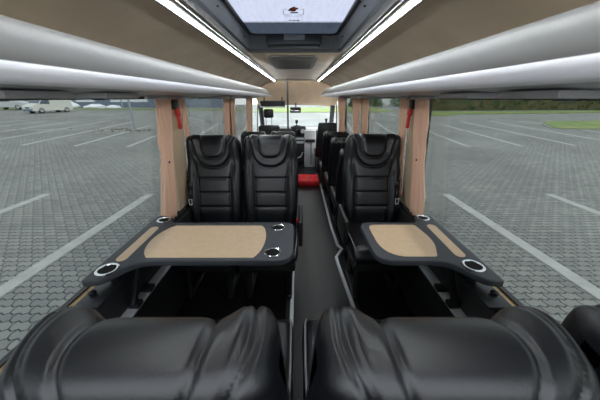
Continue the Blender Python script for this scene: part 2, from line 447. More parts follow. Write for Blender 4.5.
LEAN = math.radians(13)
def seat_back_parts():
    NU = 84; NF, NA, NB = 88, 26, 30
    us = []
    for i in range(NU + 1):
        t = -1 + 2 * i / NU
        us.append(math.copysign(1 - (1 - abs(t)) ** 1.25, t) if abs(t) > 0 else 0)
    verts = []; info = []
    nv = NF + NA + NB
    for u in us:
        au = abs(u)
        Tf = max(.0, 1 - au ** 7) ** .5
        # corner rounding of the top, in the x-s plane
        xe = au * .20
        top = H + .004 * sst(xe, .11, .165)
        c = .064
        q = max(0, (xe - (.20 - c)) / c)
        top -= c * (1 - math.sqrt(max(0, 1 - min(1, q) ** 2)))
        for j in range(nv + 1):
            if j < NF: ph = 0; f = j / NF
            elif j <= NF + NA: ph = PI * (j - NF) / NA; f = 1
            else: ph = PI; f = 1 - (j - NF - NA) / NB
            R = .060 * Tf
            s1 = top - R
            T = (.060 + .014 * (1 - f)) * Tf
            s = s1 * f
            se = s if ph == 0 else s1 + .060 * ph
            sz = s + R * math.sin(ph)
            x = u * Wd(sz)
            if ph == 0: seff = s; wgt = 1
            elif ph < PI: seff = se; wgt = 1
            else: seff = s1 + .060 * PI + (s1 - s); wgt = max(0, 1 - (s1 - s) / .25)
            F = disp(x, seff) * wgt * min(1, Tf * 1.5)
            if ph == 0: t = T + F
            elif ph < PI: t = T * math.cos(ph) + F * math.cos(ph); sz += F * math.sin(ph)
            else: t = -T - F * .8
            # the wings beside the headrest lean forward
            t += .038 * sst(abs(x), .095, .165) * sst(sz, H - .22, H - .04) * (1 + math.cos(ph)) / 2
            # tuck the foot of the back
            t -= .02 * (1 - sst(sz, 0, .12))
            y = t * math.cos(LEAN) - sz * math.sin(LEAN) + .0
            z = .43 + sz * math.cos(LEAN) + t * math.sin(LEAN)
            verts.append((x, y, z)); info.append((x, seff, ph))
    faces = []
    W = nv + 1
    for i in range(NU):
        for j in range(nv):
            faces.append((i * W + j, i * W + j + 1, (i + 1) * W + j + 1, (i + 1) * W + j))
        faces.append((i * W + nv, i * W, (i + 1) * W, (i + 1) * W + nv))
    me = bpy.data.meshes.new('tmp'); me.from_pydata(verts, [], faces); me.update()
    bm = bmesh.new(); bm.from_mesh(me); bmesh.ops.recalc_face_normals(bm, faces=list(bm.faces)); bm.normal_update()
    bm.verts.ensure_lookup_table(); bm.faces.ensure_lookup_table()
    nrm = [v.normal.copy() for v in bm.verts]
    fl = [[v.index for v in f.verts] for f in bm.faces]
    bm.free(); bpy.data.meshes.remove(me)
    groups = {}
    for f in fl:
        xa = sum(info[k][0] for k in f) / 4; sa = sum(info[k][1] for k in f) / 4; pa = max(info[k][2] for k in f); pm = min(info[k][2] for k in f)
        ax = abs(xa)
        g = 'backrest'
        if abs(pa - pm) > 2: g = 'backrest'
        elif sdU(ax, sa, a2(sa), .525, .07) < 0 and sa < H + .17: g = 'headrest_cushion'
        elif sdU(ax, sa, a1(sa), .455, .125) < 0 and sa < H + .17: g = 'headrest_roll'
        elif pa == 0 and ax < XS + .02 * sst(sa, .34, .46) and sa > .02: g = 'back_panel'
        elif pa == 0 and sa < .47 and ax < .2: g = 'side_bolster_a' if xa < 0 else 'side_bolster_b'
        groups.setdefault(g, []).append(f)
    out = {}
    for g, ff in groups.items():
        ids = sorted({k for f in ff for k in f}); mp = {k: i for i, k in enumerate(ids)}
        m2 = bpy.data.meshes.new(g); m2.from_pydata([verts[k] for k in ids], [], [[mp[k] for k in f] for f in ff]); m2.update()
        m2.polygons.foreach_set('use_smooth', [True] * len(m2.polygons))
        m2.normals_split_custom_set_from_vertices([nrm[k] for k in ids])
        out[g] = m2
    return out
BACK = seat_back_parts()

def cushion_mb():
    mb = MB()
    # top-rounded cushion with a front roll: local front is +y
    def ring(y, w, z0, z1):
        n = 20; pts = []
        for k in range(n):
            a = 2 * PI * k / n
            cx, cz = math.cos(a), math.sin(a)
            ex = math.copysign(abs(cx) ** .45, cx); ez = math.copysign(abs(cz) ** .45, cz)
            pts.append((ex * w, y, (z0 + z1) / 2 + ez * (z1 - z0) / 2))
        return pts
    rings = []
    for k in range(15):
        t = k / 14; y = .02 + .465 * t
        e = max(0, (t - .8) / .2); r = math.sqrt(max(.02, 1 - e ** 2))
        b = max(0, (.08 - t) / .08); r *= math.sqrt(max(.2, 1 - b ** 2))
        mid = .415
        rings.append(ring(y, .205 + .012 * r, mid - .065 * r, mid + .065 * r + .012 * t))
    mb.loft(rings)
    return mb

SEAT_GROUP = 'black leather passenger seats'
def make_seat():
    t = thing('passenger_seat', 'x', 'seat', (0, 0, 0), 0)
    for g in ('backrest', 'back_panel', 'side_bolster_a', 'side_bolster_b', 'headrest_roll', 'headrest_cushion'):
        link_mesh(g.replace('_a', '').replace('_b', '') if g.startswith('side') else g, BACK[g], M['leather'], t)
    c = cushion_mb().build('seat_cushion', 'leather', t, angle=70)
    for sx in (-1, 1):
        mb = MB(); mb.tube([(sx * .205, .08, .478), (sx * .208, .25, .484), (sx * .205, .42, .486), (sx * .198, .462, .465), (sx * .196, .474, .42), (sx * .2, .46, .36)], .0045, 6)
        mb.build('piping', 'piping', c)
    MB().box((-.20, .03, .29), (.20, .44, .355), bevel=.015).build('seat_frame', 'seat_plastic', t)
    for sx in (-1, 1):
        mb = MB()
        mb.box((sx * .15 - .02, .06, .022), (sx * .15 + .02, .40, .05), bevel=.006)
        mb.tube([(sx * .15, .10, .03), (sx * .15, .14, .31)], .022, 8); mb.tube([(sx * .15, .37, .03), (sx * .15, .33, .31)], .022, 8)
        mb.build('leg', 'dark_metal', t)
    return t
def place(proto, first, x, y, rz, label, sc=1., zs=1., name=None, z=0, group=None):
    o = proto if first else copy_tree(proto)
    o.location = (x, y, z); o.rotation_euler = (0, 0, rz); o.scale = (sc, sc, zs)
    o['label'] = label
    if group: o['group'] = group
    return o
def armrest(o, sx, up=False):
    mb = MB()
    if up: mb.box((sx * .225 - .018, -.14, .50), (sx * .225 + .018, -.07, .80), bevel=.014, seg=3)
    else: mb.box((sx * .236 - .016, -.02, .40), (sx * .236 + .016, .30, .60), bevel=.015, seg=3)
    a = mb.build('armrest', 'seat_plastic', o)
    return a
def buckle(o, sx, y=.16):
    mb = MB(); mb.box((sx * .215 - .012, y - .015, .44), (sx * .215 + .012, y + .012, .535), bevel=.006)
    b = mb.build('buckle', 'black', o); MB().box((sx * .215 - .013, y - .016, .53), (sx * .215 + .013, y + .013, .555), bevel=.005).build('release_button', 'red', b)['label'] = 'red release button'
def belt(o, sx):
    mb = MB()
    th = LEAN
    def P(x, s, off):
        t = .088 + off
        return (x, t * math.cos(th) - s * math.sin(th), .43 + s * math.cos(th) + t * math.sin(th))
    pts = [P(sx * .19, .36, 0), P(sx * .186, .30, .004), P(sx * .183, .22, .004), P(sx * .186, .12, .0)]
    for a, b in zip(pts, pts[1:]):
        mb.quad((a[0] - .014, a[1], a[2]), (a[0] + .014, a[1], a[2]), (b[0] + .014, b[1], b[2]), (b[0] - .014, b[1], b[2]))
    w = mb.build('seat_belt', 'seat_plastic', o); md = w.modifiers.new('t', 'SOLIDIFY'); md.thickness = .003
    p = P(sx * .183, .20, .008)
    mb = MB()
    for d in (-1, 1): mb.tube([(p[0] + d * .013, p[1], p[2] + .018), (p[0] + d * .010, p[1] + .004, p[2] - .022)], .003, 5)
    mb.tube([(p[0] - .013, p[1], p[2] + .018), (p[0] + .013, p[1], p[2] + .018)], .003, 5); mb.tube([(p[0] - .010, p[1] + .004, p[2] - .022), (p[0] + .010, p[1] + .004, p[2] - .022)], .0035, 5)
    mb.build('buckle_tongue', 'alu', w)

P0 = make_seat()
seat = copy_tree(P0)      # keep P0 as the plain one until the last use
sF = [
    (-.250, .44, 0, 'black leather seat back nearest the camera on the left, seen over its top'),
    (.250, .44, 0, 'black leather seat back nearest the camera on the right, seen over its top'),
    (.722, .44, 0, 'black seat at the right edge of the photo, only its dark shoulder showing'),
]
for i, (x, y, rz, lb) in enumerate(sF):
    o = seat if i == 0 else copy_tree(P0)
    place(o, True, x, y, rz, lb, 1.06 if i < 2 else 1., .985)
a = place(P0, False, -.670, 1.93, PI, 'black leather seat facing the camera next to the left window, behind the large table', 1.01, 1.055); belt(a, 1)
a = place(P0, False, -.219, 1.93, PI, 'black leather seat facing the camera on the left of the aisle, behind the large table', 1.01, 1.055); armrest(a, -1); buckle(a, -1)
a = place(P0, False, .598, 1.94, PI, 'single black leather seat facing the camera on the right, behind the small table', 1.05, 1.06); belt(a, -1); armrest(a, 1); buckle(a, 1)
place(P0, False, .61, 2.64, 0, 'black seat directly behind the single facing seat, mostly hidden by it', .95, .88)
place(P0, False, .600, 3.30, 0, 'second black seat back in the right row, between the hidden seat and the front one', .95, .895)
place(P0, False, .575, 4.02, 0, 'front passenger seat of the right row, before the flat-topped cab seat', .95, .885)
place(P0, False, -.67, 4.02, 0, 'black seat back far down the left side by the window, between the facing pair', .9, .885)
P0.name = 'passenger_seat'
place(P0, True, -.225, 4.02, 0, 'black seat back far down the left side by the aisle, over the facing pair', .9, .885)

# cab seats
t = thing('driver_seat', 'black driver seat with separate headrest on two posts, front left of the bus', 'seat', (-.57, 5.25, 0))
MB().box((-.215, -.10, .38), (.215, .02, .955), bevel=.055, seg=4).build('backrest', 'leather', t)
h = MB().box((-.095, -.08, 1.09), (.095, .0, 1.255), bevel=.035, seg=4).build('headrest', 'leather', t)
for sx in (-1, 1): MB().tube([(sx * .055, -.04, .94), (sx * .055, -.04, 1.11)], .008, 8).build('headrest_post', 'alu', h)
MB().box((-.22, -.02, .33), (.22, .46, .46), bevel=.045, seg=4).build('seat_cushion', 'leather', t)
MB().box((-.17, .0, 0), (.17, .40, .33), bevel=.02).build('pedestal', 'black', t)
t = thing('guide_seat', 'tall flat-topped black cab seat at the front right', 'seat', (.55, 5.12, 0))
mb = MB(); n = [(-.21, .36), (.21, .36), (.20, .7), (.165, 1.02), (-.165, 1.02), (-.20, .7)]
mb.loft([[(x, -.12 - .08 * (z - .36), z) for x, z in n], [(x * .97, .0 - .08 * (z - .36), z) for x, z in n]])
bmesh.ops.bevel(mb.bm, geom=list(mb.bm.edges), offset=.018, segments=3, profile=.5, affect='EDGES')
mb.build('backrest', 'leather', t)
MB().box((-.21, -.02, .33), (.21, .44, .45), bevel=.045, seg=4).build('seat_cushion', 'leather', t)
MB().box((-.16, .0, 0), (.16, .38, .33), bevel=.02).build('pedestal', 'black', t)
MB().tube([(-.02, -.12, 1.01), (-.02, -.12, 1.06), (-.02, -.12, 1.09)], [.015, .02, .028], 8).build('belt_guide', 'black', t)

# ------------------------------------------------------------------ TABLES
TZ = .74
def smooth_poly(P, n=5):
    # corners (x, y, r) rounded with quadratic arcs
    out = []
    k = len(P)
    for i in range(k):
        x, y, r = P[i]
        p = Vector((x, y)); a = Vector(P[i - 1][:2]); b = Vector(P[(i + 1) % k][:2])
        if r <= 0: out.append((x, y)); continue
        ra = min(r, (a - p).length * .48); rb = min(r, (b - p).length * .48)
        A = p + (a - p).normalized() * ra; B = p + (b - p).normalized() * rb
        for j in range(n + 1):
            t = j / n; q = A * (1 - t) ** 2 + p * 2 * t * (1 - t) + B * t * t
            out.append((q.x, q.y))
    return out
def make_table(name, label, s, xin, xo0, xo1, main, side, cups, xmid):
    # s: side of the bus; xin: aisle edge; xo0/xo1: wall edge near/far
    t = thing(name, label, 'table', ((xin + xo0) / 2, 1.2, 0)); org = t.location.copy()
    R = s
    P = [(xin, 1.01, .09), (xin, 1.41, .07), (xo1 - R * .135, 1.405, .03), (xo1 - R * .115, 1.49, .05), (xo1, 1.505, .025), (xo0, .862, .012),
         (xo0 - R * .075, .868, .04), (xo0 - R * .135, .975, .09), (xo0 - R * .20, 1.01, .08)]
    poly = smooth_poly(P)
    top = MB().prism(poly, TZ - .034, TZ, bevel=.007, seg=3).build('tabletop', 'table', t, org=org)
    MB().prism(main, TZ, TZ + .0016).build('inlay_panel', 'inlay', top, org=org, smooth=False)['label'] = 'beige inlay panel'
    MB().prism(side, TZ, TZ + .0016).build('inlay_strip', 'inlay', top, org=org, smooth=False)['label'] = 'narrow beige inlay strip'
    for (x, y, r) in cups:
        c = MB().lathe([(r, .0), (r, .004), (r - .004, .0065), (r - .011, .005), (r - .0125, .001)], (x, y, TZ), 32, cap=False).build('cup_holder', 'chrome', top, org=org)
        MB().lathe([(r - .0125, .0028), (r - .016, .002), (.0015, .0018)], (x, y, TZ), 28).build('cup_well', 'cup', c, org=org)
    # carrier: wall bracket with a knob, two struts down to the wall rail, beam under the top
    xwall = xw(s, .6) - s * .06
    mb = MB(); lo, hi = sorted((xwall + s*.035, xin + s * .12)); mb.box((lo, 1.17, TZ - .075), (hi, 1.25, TZ - .035), bevel=.008)
    mb.build('carrier_beam', 'dark_metal', t, org=org)
    for y in (1.02, 1.38):
        mb = MB(); mb.tube([(xwall - s * .10, y, TZ - .035), (xwall - s * .02, y, .47)], .018, 8)
        mb.build('strut', 'dark_metal', t, org=org)
    lo, hi = sorted((xwall + s * .055, xwall - s * .05))
    br = MB().box((lo, .80, SILL + .003), (hi, 1.02, SILL + .02), bevel=.004).build('wall_bracket', 'dark_metal', t, org=org)
    lo, hi = sorted((xwall - s * .0, xwall - s * .04))
    MB().box((lo, .95, SILL + .02), (hi, 1.06, TZ - .034), bevel=.004).build('bracket_web', 'dark_metal', br, org=org)
    MB().lathe([(.012, 0), (.016, .006), (.016, .014), (.006, .02)], (xwall + s * .025, .875, SILL + .02), 12).build('knob', 'dark_metal', br, org=org)
    return t
def bulged(x0, x1, y0, y1, bl, br, r, n=10):
    # rectangle whose short sides bow outwards by bl / br
    out = []
    for k in range(n + 1):
        v = k / n; out.append((x1 + br * math.sin(PI * v) ** .8 - r * (abs(2 * v - 1) ** 6), y0 + (y1 - y0) * v))
    for k in range(n + 1):
        v = 1 - k / n; out.append((x0 - bl * math.sin(PI * v) ** .8 + r * (abs(2 * v - 1) ** 6), y0 + (y1 - y0) * v))
    return out
def capsule(x0, y0, x1, y1, w, n=8):
    d = Vector((x1 - x0, y1 - y0)).normalized(); a0 = math.atan2(d.y, d.x); r = w / 2; out = []
    for k in range(n + 1): a = a0 - PI / 2 + PI * k / n; out.append((x1 - d.x * r + r * math.cos(a), y1 - d.y * r + r * math.sin(a)))
    for k in range(n + 1): a = a0 + PI / 2 + PI * k / n; out.append((x0 + d.x * r + r * math.cos(a), y0 + d.y * r + r * math.sin(a)))
    return out
make_table('folding_table', 'large dark grey table with beige inlays and four cup holders on the left', -1, -.022, -.912, -.914,
           bulged(-.738, -.205, 1.03, 1.36, .05, .03, .01), capsule(-.838, 1.0, -.842, 1.345, .05),
           [(-.848, .938, .047), (-.838, 1.435, .041), (-.125, 1.075, .043), (-.118, 1.335, .041)], -.5)
# right one: the inlay has its big rounded corner at the near aisle corner
mainR = [(p[0], p[1]) for p in smooth_poly([(.418, 1.04, .17), (.672, 1.04, .012), (.728, 1.18, .10), (.70, 1.37, .02), (.418, 1.37, .05)], 8)]
make_table('folding_table', 'small dark grey table with beige inlays and two cup holders on the right', 1, .375, .868, .862,
           mainR, capsule(.790, 1.035, .795, 1.375, .052), [(.797, .965, .047), (.793, 1.463, .041)], .6)
# make second name a plain repeat

# ------------------------------------------------------------------ RAILS
for s in (-1, 1):
    lab = 'aluminium seat rail along the floor at the %s edge of the aisle' % ('left' if s < 0 else 'right')
    if s < 0:
        P = [(-.045, .55), (-.045, 4.6)]
    else:
        P = [(.445, .55), (.405, 1.55), (.372, 2.00), (.372, 2.10), (.45, 2.24), (.415, 2.32), (.40, 2.7), (.40, 4.4)]
    t = thing('floor_rail', lab, 'rail', (P[0][0], 2.4, 0))
    for k, off in enumerate((0, .03)):
        mb = MB()
        r = [[(x + off * s * 1. - .013, y, z) for z in (0.0005, .018)] + [(x + off * s + .013, y, z) for z in (.018, .0005)] for x, y in P]
        mb.loft(r)
        mb.build('track', 'alu' if k == 0 else 'dark_metal', t, org=t.location.copy(), smooth=False)
for s in (-1, 1):
    x = xw(s, .4) - s * .085
    t = thing('wall_rail', 'aluminium seat mounting rail low on the %s wall under the table' % ('left' if s < 0 else 'right'), 'rail', (x, 1.4, .44))
    org = t.location.copy()
    lo, hi = sorted((x - s * .018, x + s * .034))
    MB().box((lo, .5, .435), (hi, 4.2, .45), bevel=.003).build('track', 'alu', t, org=org)
    lo, hi = sorted((x + s * .0, x + s * .034))
    MB().box((lo, .5, .40), (hi, 4.2, .435)).build('support_angle', 'dark_metal', t, org=org, smooth=False)
    for y in (.72, 1.0, 1.12, 1.4, 1.62):
        MB().box((x - .028, y, .449), (x + .028, y + .05, .475), bevel=.006).build('clamp', 'black', t, org=org)
for s in (-1, 1):
    x = xw(s, SILL) + s * .004
    lo, hi = sorted((x - s * .012, x + s * .022))
    tag(MB().box((lo, -.3, SILL + .0005), (hi, 1.78, SILL + .012), bevel=.004).build('ledge_strip', 'gold', org=((lo + hi) / 2, .8, SILL)),
        'shiny tan strip along the %s window ledge' % ('left' if s < 0 else 'right'), 'trim strip')

# ------------------------------------------------------------------ OVERHEAD RACKS
def rack(s):
    dx = .03 if s < 0 else -.045
    t = thing('luggage_rack', 'pale grey overhead luggage rack running above the %s windows' % ('left' if s < 0 else 'right'), 'luggage rack', (s * (.6 + dx), 2.4, 1.46))
    org = t.location.copy()
    y0, y1 = -.3, 5.35
    yy = [y0 + (y1 - y0) * k / 24 for k in range(25)]
    ends = [(y1 + .17 * math.sin(a), a) for a in [PI / 2 * k / 8 for k in range(1, 9)]]
    xwall = xw(s, WTOP)
    def sect(prof, y, a):
        # rounded nose: the front edge swings back to the wall
        k = (1 - math.cos(a)) if a else 0
        zm = 1.525
        q = sst(y, y1 - .75, y1 + .17) * .42 + .25 * k
        return [(s * (x + dx) + (s * .16 * k), y, z + (1.482 - z) * q) for x, z in prof]
    def strip(name, prof, m):
        mb = MB(); mb.loft([sect(prof, y, 0) for y in yy] + [sect(prof, y, a) for y, a in ends], closed=True)
        return mb.build(name, m, t, org=org, angle=50)
    strip('fascia', [(.575, 1.597), (.548, 1.600), (.527, 1.594), (.513, 1.578), (.504, 1.555), (.500, 1.532), (.503, 1.514), (.53, 1.514), (.565, 1.56)], 'rack_grey')
    strip('lip', [(.503, 1.514), (.500, 1.507), (.502, 1.495), (.509, 1.483), (.522, 1.476), (.54, 1.475), (.545, 1.49), (.535, 1.514)], 'rack_white')
    mb = MB()
    xe = abs(xwall) - dx - .003
    mb.loft([sect([(.535, 1.4765), (xe, 1.4600), (xe, 1.475), (.545, 1.495)], y, 0) for y in yy] + [[(s * (min(x + .16 * (1 - math.cos(a)), xe) + dx), y, z) for x, z in [(.535, 1.4765), (xe, 1.4600), (xe, 1.475), (.545, 1.495)]] for y, a in ends])
    tr = mb.build('tray', 'rack_under', t, org=org, angle=50)
    # air and lamp units under the tray
    for k, y in enumerate((.72, 1.05, 2.6, 3.9)):
        z = 1.462
        u = MB().box((s * (.70 + dx) - .07, y - .10, z - .014), (s * (.70 + dx) + .07, y + .10, z + .006), bevel=.006).build('service_unit', 'rack_under', tr, org=org)
        MB().lathe([(.02, -.004), (.022, -.012), (.012, -.014), (.004, -.01)], (s * (.70 + dx), y - .05, z - .006), 12).build('air_nozzle', 'black', u, org=org)
rack(-1); rack(1)

for s in (-1, 1):
    x = CX + s * .431
    z = ceil_z(x)
    t = thing('ceiling_light_strip', 'lit white strip light along the ceiling on the %s of the roof hatch' % ('left' if s < 0 else 'right'), 'ceiling light', (x, 3, z))
    org = t.location.copy()
    rot = Matrix.Rotation(s * .2, 3, 'Y')
    MB().box((x - .016, -.3, z - .014), (x + .016, 5.54, z - .002), bevel=.003, rot=rot).build('housing', 'vent', t, org=org)
    MB().box((x - .0065, -.28, z - .022), (x + .0065, 5.53, z - .0135), bevel=.004, rot=rot).build('diffuser', 'led', t, org=org)
    xo = x + s * .015
    MB().box((xo - .004, -.3, z - .025), (xo + .004, 5.54, z - .006), bevel=.002).build('light_block_flange', 'vent', t, org=org)  # added flange that stops the strip's light from spilling outward
    xi = x - s * .030
    MB().box((xi - .003, -.3, z - .006), (xi + .003, 5.54, z + .012)).build('edge_trim', 'rack_under', t, org=org, smooth=False)

# ------------------------------------------------------------------ ROOF HATCH
t = thing('roof_hatch', 'large glazed roof hatch with black frame in the ceiling', 'roof hatch', ((HX0 + HX1) / 2, (HY0 + HY1) / 2, 1.78)); org = t.location.copy()
def ring_loft(name, rects, m, par):
    mb = MB(); rings = []
    for (a, b, c, d, r, z) in rects: rings.append([(x, y, z) for x, y in rrect(a, b, c, d, r)])
    mb.loft(rings, cap=False)
    return mb.build(name, m, par, org=org, angle=35, recalc=True)
e = .022
ring_loft('flange', [(HX0 - e, HX1 + e, HY0 - e, HY1 + e, .07, 1.784), (HX0 - e, HX1 + e, HY0 - e, HY1 + e, .07, 1.774), (HX0 - e + .006, HX1 + e - .006, HY0 - e + .006, HY1 + e - .006, .066, 1.769),
                     (HX0 + .02, HX1 - .02, HY0 + .02, HY1 - .02, .05, 1.770), (HX0 + .022, HX1 - .022, HY0 + .022, HY1 - .022, .05, 1.79)], 'hatch_black', t)
GX0, GX1, GY0, GY1 = -.335, .275, .95, 2.085
ring_loft('frame_wall', [(HX0 + .022, HX1 - .022, HY0 + .022, HY1 - .022, .05, 1.788), (HX0 + .030, HX1 - .030, HY0 + .03, HY1 - .034, .05, 1.80), (GX0 - .012, GX1 + .012, GY0 - .01, GY1 + .028, .045, 1.858), (GX0 - .010, GX1 + .010, GY0 - .01, GY1 + .024, .045, 1.866)], 'hatch_grey', t)
ring_loft('pane_seal', [(GX0 - .014, GX1 + .014, GY0 - .012, GY1 + .03, .045, 1.862), (GX0 + .008, GX1 - .008, GY0 + .01, GY1 - .0, .04, 1.856), (GX0 + .012, GX1 - .012, GY0 + .014, GY1 - .004, .04, 1.868), (GX0 - .03, GX1 + .03, GY0 - .03, GY1 + .05, .045, 1.875)], 'hatch_black', t)
pane = MB().box((GX0 - .02, GY0 - .02, 1.866), (GX1 + .02, 1.80, 1.872)).build('pane', 'hatch_glass', t, org=org, smooth=False)
band = MB().box((GX0 - .02, 1.80, 1.866), (GX1 + .02, GY1 + .03, 1.872)).build('smoked_band', 'hatch_band', t, org=org, smooth=False); band['label'] = 'darker smoked end of the pane'
# front bar with latch
hb = MB().box((-.215, 2.00, 1.782), (.160, 2.12, 1.845), bevel=.012, seg=3).build('latch_housing', 'hatch_black', t, org=org)
MB().box((-.095, 1.990, 1.812), (.045, 2.004, 1.847), bevel=.004).build('latch_recess', 'hatch_grey', hb, org=org)
for x in (-.20, .145): MB().lathe([(.008, 0), (.008, -.006), (.003, -.008)], (x, 2.03, 1.783), 10).build('screw', 'black', hb, org=org)
for x, y in ((-.352, 1.35), (.292, 1.35), (-.352, 1.95), (.292, 1.95)): MB().lathe([(.006, 0), (.007, -.006), (.002, -.007)], (x, y, 1.826), 10).build('screw', 'black', t, org=org)
# sticker on the pane: emblem in a bracket frame, two lines of small text, three dots
zz = 1.8645
def decal(name, polys, m, par):
    mb = MB()
    for p in polys: mb.bm.faces.new([mb.bm.verts.new((x, y, zz)) for x, y in p])
    o = mb.build(name, m, par, org=org, smooth=False); return o
# y grows away from the viewer, which is DOWN in the picture
def q(x0, x1, y0, y1): return [(x0, y0), (x1, y0), (x1, y1), (x0, y1)]
cx = -.022
D1 = [[(cx - .030, 1.575), (cx - .022, 1.540), (cx - .006, 1.515), (cx + .006, 1.505), (cx + .010, 1.520), (cx + .024, 1.528), (cx + .022, 1.545), (cx + .010, 1.560), (cx + .012, 1.580), (cx - .010, 1.585), (cx - .018, 1.57)]]
decal('emblem', D1, 'ink_red', pane)
zz -= .0004
decal('emblem_highlight', [[(cx - .012, 1.545), (cx + .002, 1.525), (cx + .012, 1.532), (cx + .018, 1.537), (cx + .002, 1.552)], [(cx - .026, 1.57), (cx - .016, 1.552), (cx - .012, 1.56), (cx - .018, 1.575)]], 'ink_orange', pane)
decal('emblem_base', [q(cx - .018, cx + .022, 1.592, 1.612)], 'ink_dark', pane)
decal('emblem_tick', [q(cx - .046, cx - .036, 1.545, 1.552)], 'ink_dark', pane)
zz += .0004
w = .0025
decal('bracket_frame', [q(cx - .055, cx - .055 + w, 1.545, 1.640), q(cx + .052 - w, cx + .052, 1.545, 1.640), q(cx - .055, cx - .022, 1.636, 1.642), q(cx + .026, cx + .052, 1.636, 1.642), q(cx + .03, cx + .052, 1.545, 1.550)], 'ink_grey', pane)
txt = []
x = cx - .050
while x < cx + .048:
    wv = random.choice((.004, .006, .007)); txt += [q(x, x + .0012, 1.656, 1.672), q(x, x + wv * .7, 1.656, 1.659), q(x + wv * .35, x + wv * .35 + .0012, 1.661, 1.672)]; x += wv + .0022
decal('small_lettering', txt, 'ink_grey', pane)
decal('dot_row', [[(cx + dx + .0085 * math.cos(a * PI / 4), 1.745 + .013 * math.sin(a * PI / 4)) for a in range(8)] for dx in (-.022, 0., .022)], 'ink_green', pane)
# dead leaf on the outside of the pane
mb = MB(); mb.loft([[(.165, 1.86, 1.874), (.17, 1.865, 1.876)], [(.19, 1.875, 1.876), (.192, 1.89, 1.878)], [(.225, 1.91, 1.874), (.222, 1.92, 1.876)], [(.235, 1.92, 1.875), (.236, 1.924, 1.875)]], closed=False)
lf = mb.build('dry_leaf', mat('dry_leaf', (.30, .16, .06), .8), org=(.2, 1.89, 1.874)); tag(lf, 'small dry brown leaf lying on the roof hatch glass', 'leaf')
md = lf.modifiers.new('t', 'SOLIDIFY'); md.thickness = .001

# ceiling grille ahead of the hatch
t = thing('ceiling_vent', 'dark grey air grille in the ceiling just ahead of the roof hatch', 'vent', (-.045, 2.85, 1.783)); org = t.location.copy()
MB().prism([(x, y) for x, y in rrect(-.262, .172, 2.42, 3.36, .06)], 1.766, 1.783, bevel=.006).build('frame', 'vent', t, org=org)
for k in range(12):
    y = 2.50 + k * .07
    MB().box((-.225, y, 1.759), (.135, y + .036, 1.767), bevel=.003).build('slat', 'vent', t, org=org)

tag(MB().tube([(-.197, 5.22, 0.001), (-.197, 5.22, 1.776)], .017, 12).build('grab_pole', 'grab_grey', org=(-.197, 5.22, 0)), 'slim grey vertical grab pole from floor to ceiling left of the aisle', 'pole')

# ------------------------------------------------------------------ CURTAINS, HAMMERS
def curtain(s, y0, y1, yb0, yb1, label, folds=5, waist=True, amp0=.015, base=.018):
    mb = MB(); n = folds * 12; m = 22
    def fn(u, v):
        z = 1.448 - (1.448 - .665) * v
        a = y0 + (yb0 - y0) * v; b = y1 + (yb1 - y1) * v
        if waist:
            k = math.exp(-((v - .5) / .22) ** 2) * .28
            mid = (a + b) / 2; a += (mid - a) * k; b += (mid - b) * k
        amp = amp0 * (.85 + .3 * v)
        ph = u * folds * 2 * PI + .7 * math.sin(v * 4 + y0 * 9)
        x = xw(s, z) - s * (base + amp0 * 1.15 + amp * (2 * abs(math.sin(ph / 2)) ** .65 - 1 + .15 * math.sin(2 * ph + 1)) + .004 * math.sin(u * folds * 4.4 * PI + v * 3))
        return (x, a + (b - a) * u, z)
    mb.grid(fn, n, m)
    o = thing('curtain', label, 'curtain', (xw(s, 1.4) - s * .03, (y0 + y1) / 2, 1.448), 0, None); org = o.location.copy()
    c = mb.build('cloth', 'curtain', o, org=org, angle=180, recalc=False); md = c.modifiers.new('t', 'SOLIDIFY'); md.thickness = .0015
    MB().box((min(xw(s, WTOP) - s * .05, xw(s, WTOP) - s * .03), min(y0, yb0) - .0, 1.444), (max(xw(s, WTOP) - s * .05, xw(s, WTOP) - s * .03), max(y1, yb1), 1.458)).build('curtain_rail', 'rack_under', o, org=org, smooth=False)
    if waist:
        z = 1.06; y = ((y0 + y1) / 2 + (yb0 + yb1) / 2) / 2
        MB().lathe([(.007, 0), (.009, -s * .004), (.002, -s * .008)], (xw(s, z) - s * .052, y, z), 10, axis='x').build('button', 'black', o, org=org)
    return o
curtain(-1, 1.60, 1.80, 1.50, 1.67, 'salmon curtain hanging rearward of the left pillar with the red hammer', 4)
curtain(-1, 1.93, 2.06, 2.15, 2.26, 'narrow salmon curtain on the forward side of the left pillar with the red hammer', 3, amp0=.006, base=.006)
curtain(-1, 3.06, 3.32, 3.06, 3.28, 'salmon curtain further along the left side, seen above the window seat', 3)
curtain(-1, 3.40, 3.60, 3.40, 3.60, 'darker narrow curtain next to the second left pillar', 3)
curtain(-1, 4.42, 4.9, 4.42, 4.88, 'farthest salmon curtain on the left, beside the driver area', 4)
curtain(1, 1.66, 1.86, 1.56, 1.74, 'salmon curtain hanging rearward of the right pillar with the red hammer', 4)
curtain(1, 2.00, 2.20, 2.01, 2.17, 'narrow salmon curtain on the forward side of the right pillar with the red hammer', 3, amp0=.006, base=.006)
curtain(1, 3.08, 3.36, 3.08, 3.34, 'pale salmon curtain on the near side of the second right pillar', 3)
curtain(1, 3.48, 3.98, 3.48, 3.95, 'wide salmon curtain on the right beyond the second pillar', 4)
curtain(1, 4.60, 5.40, 4.60, 5.4, 'farthest salmon curtain on the right, beside the cab', 5)

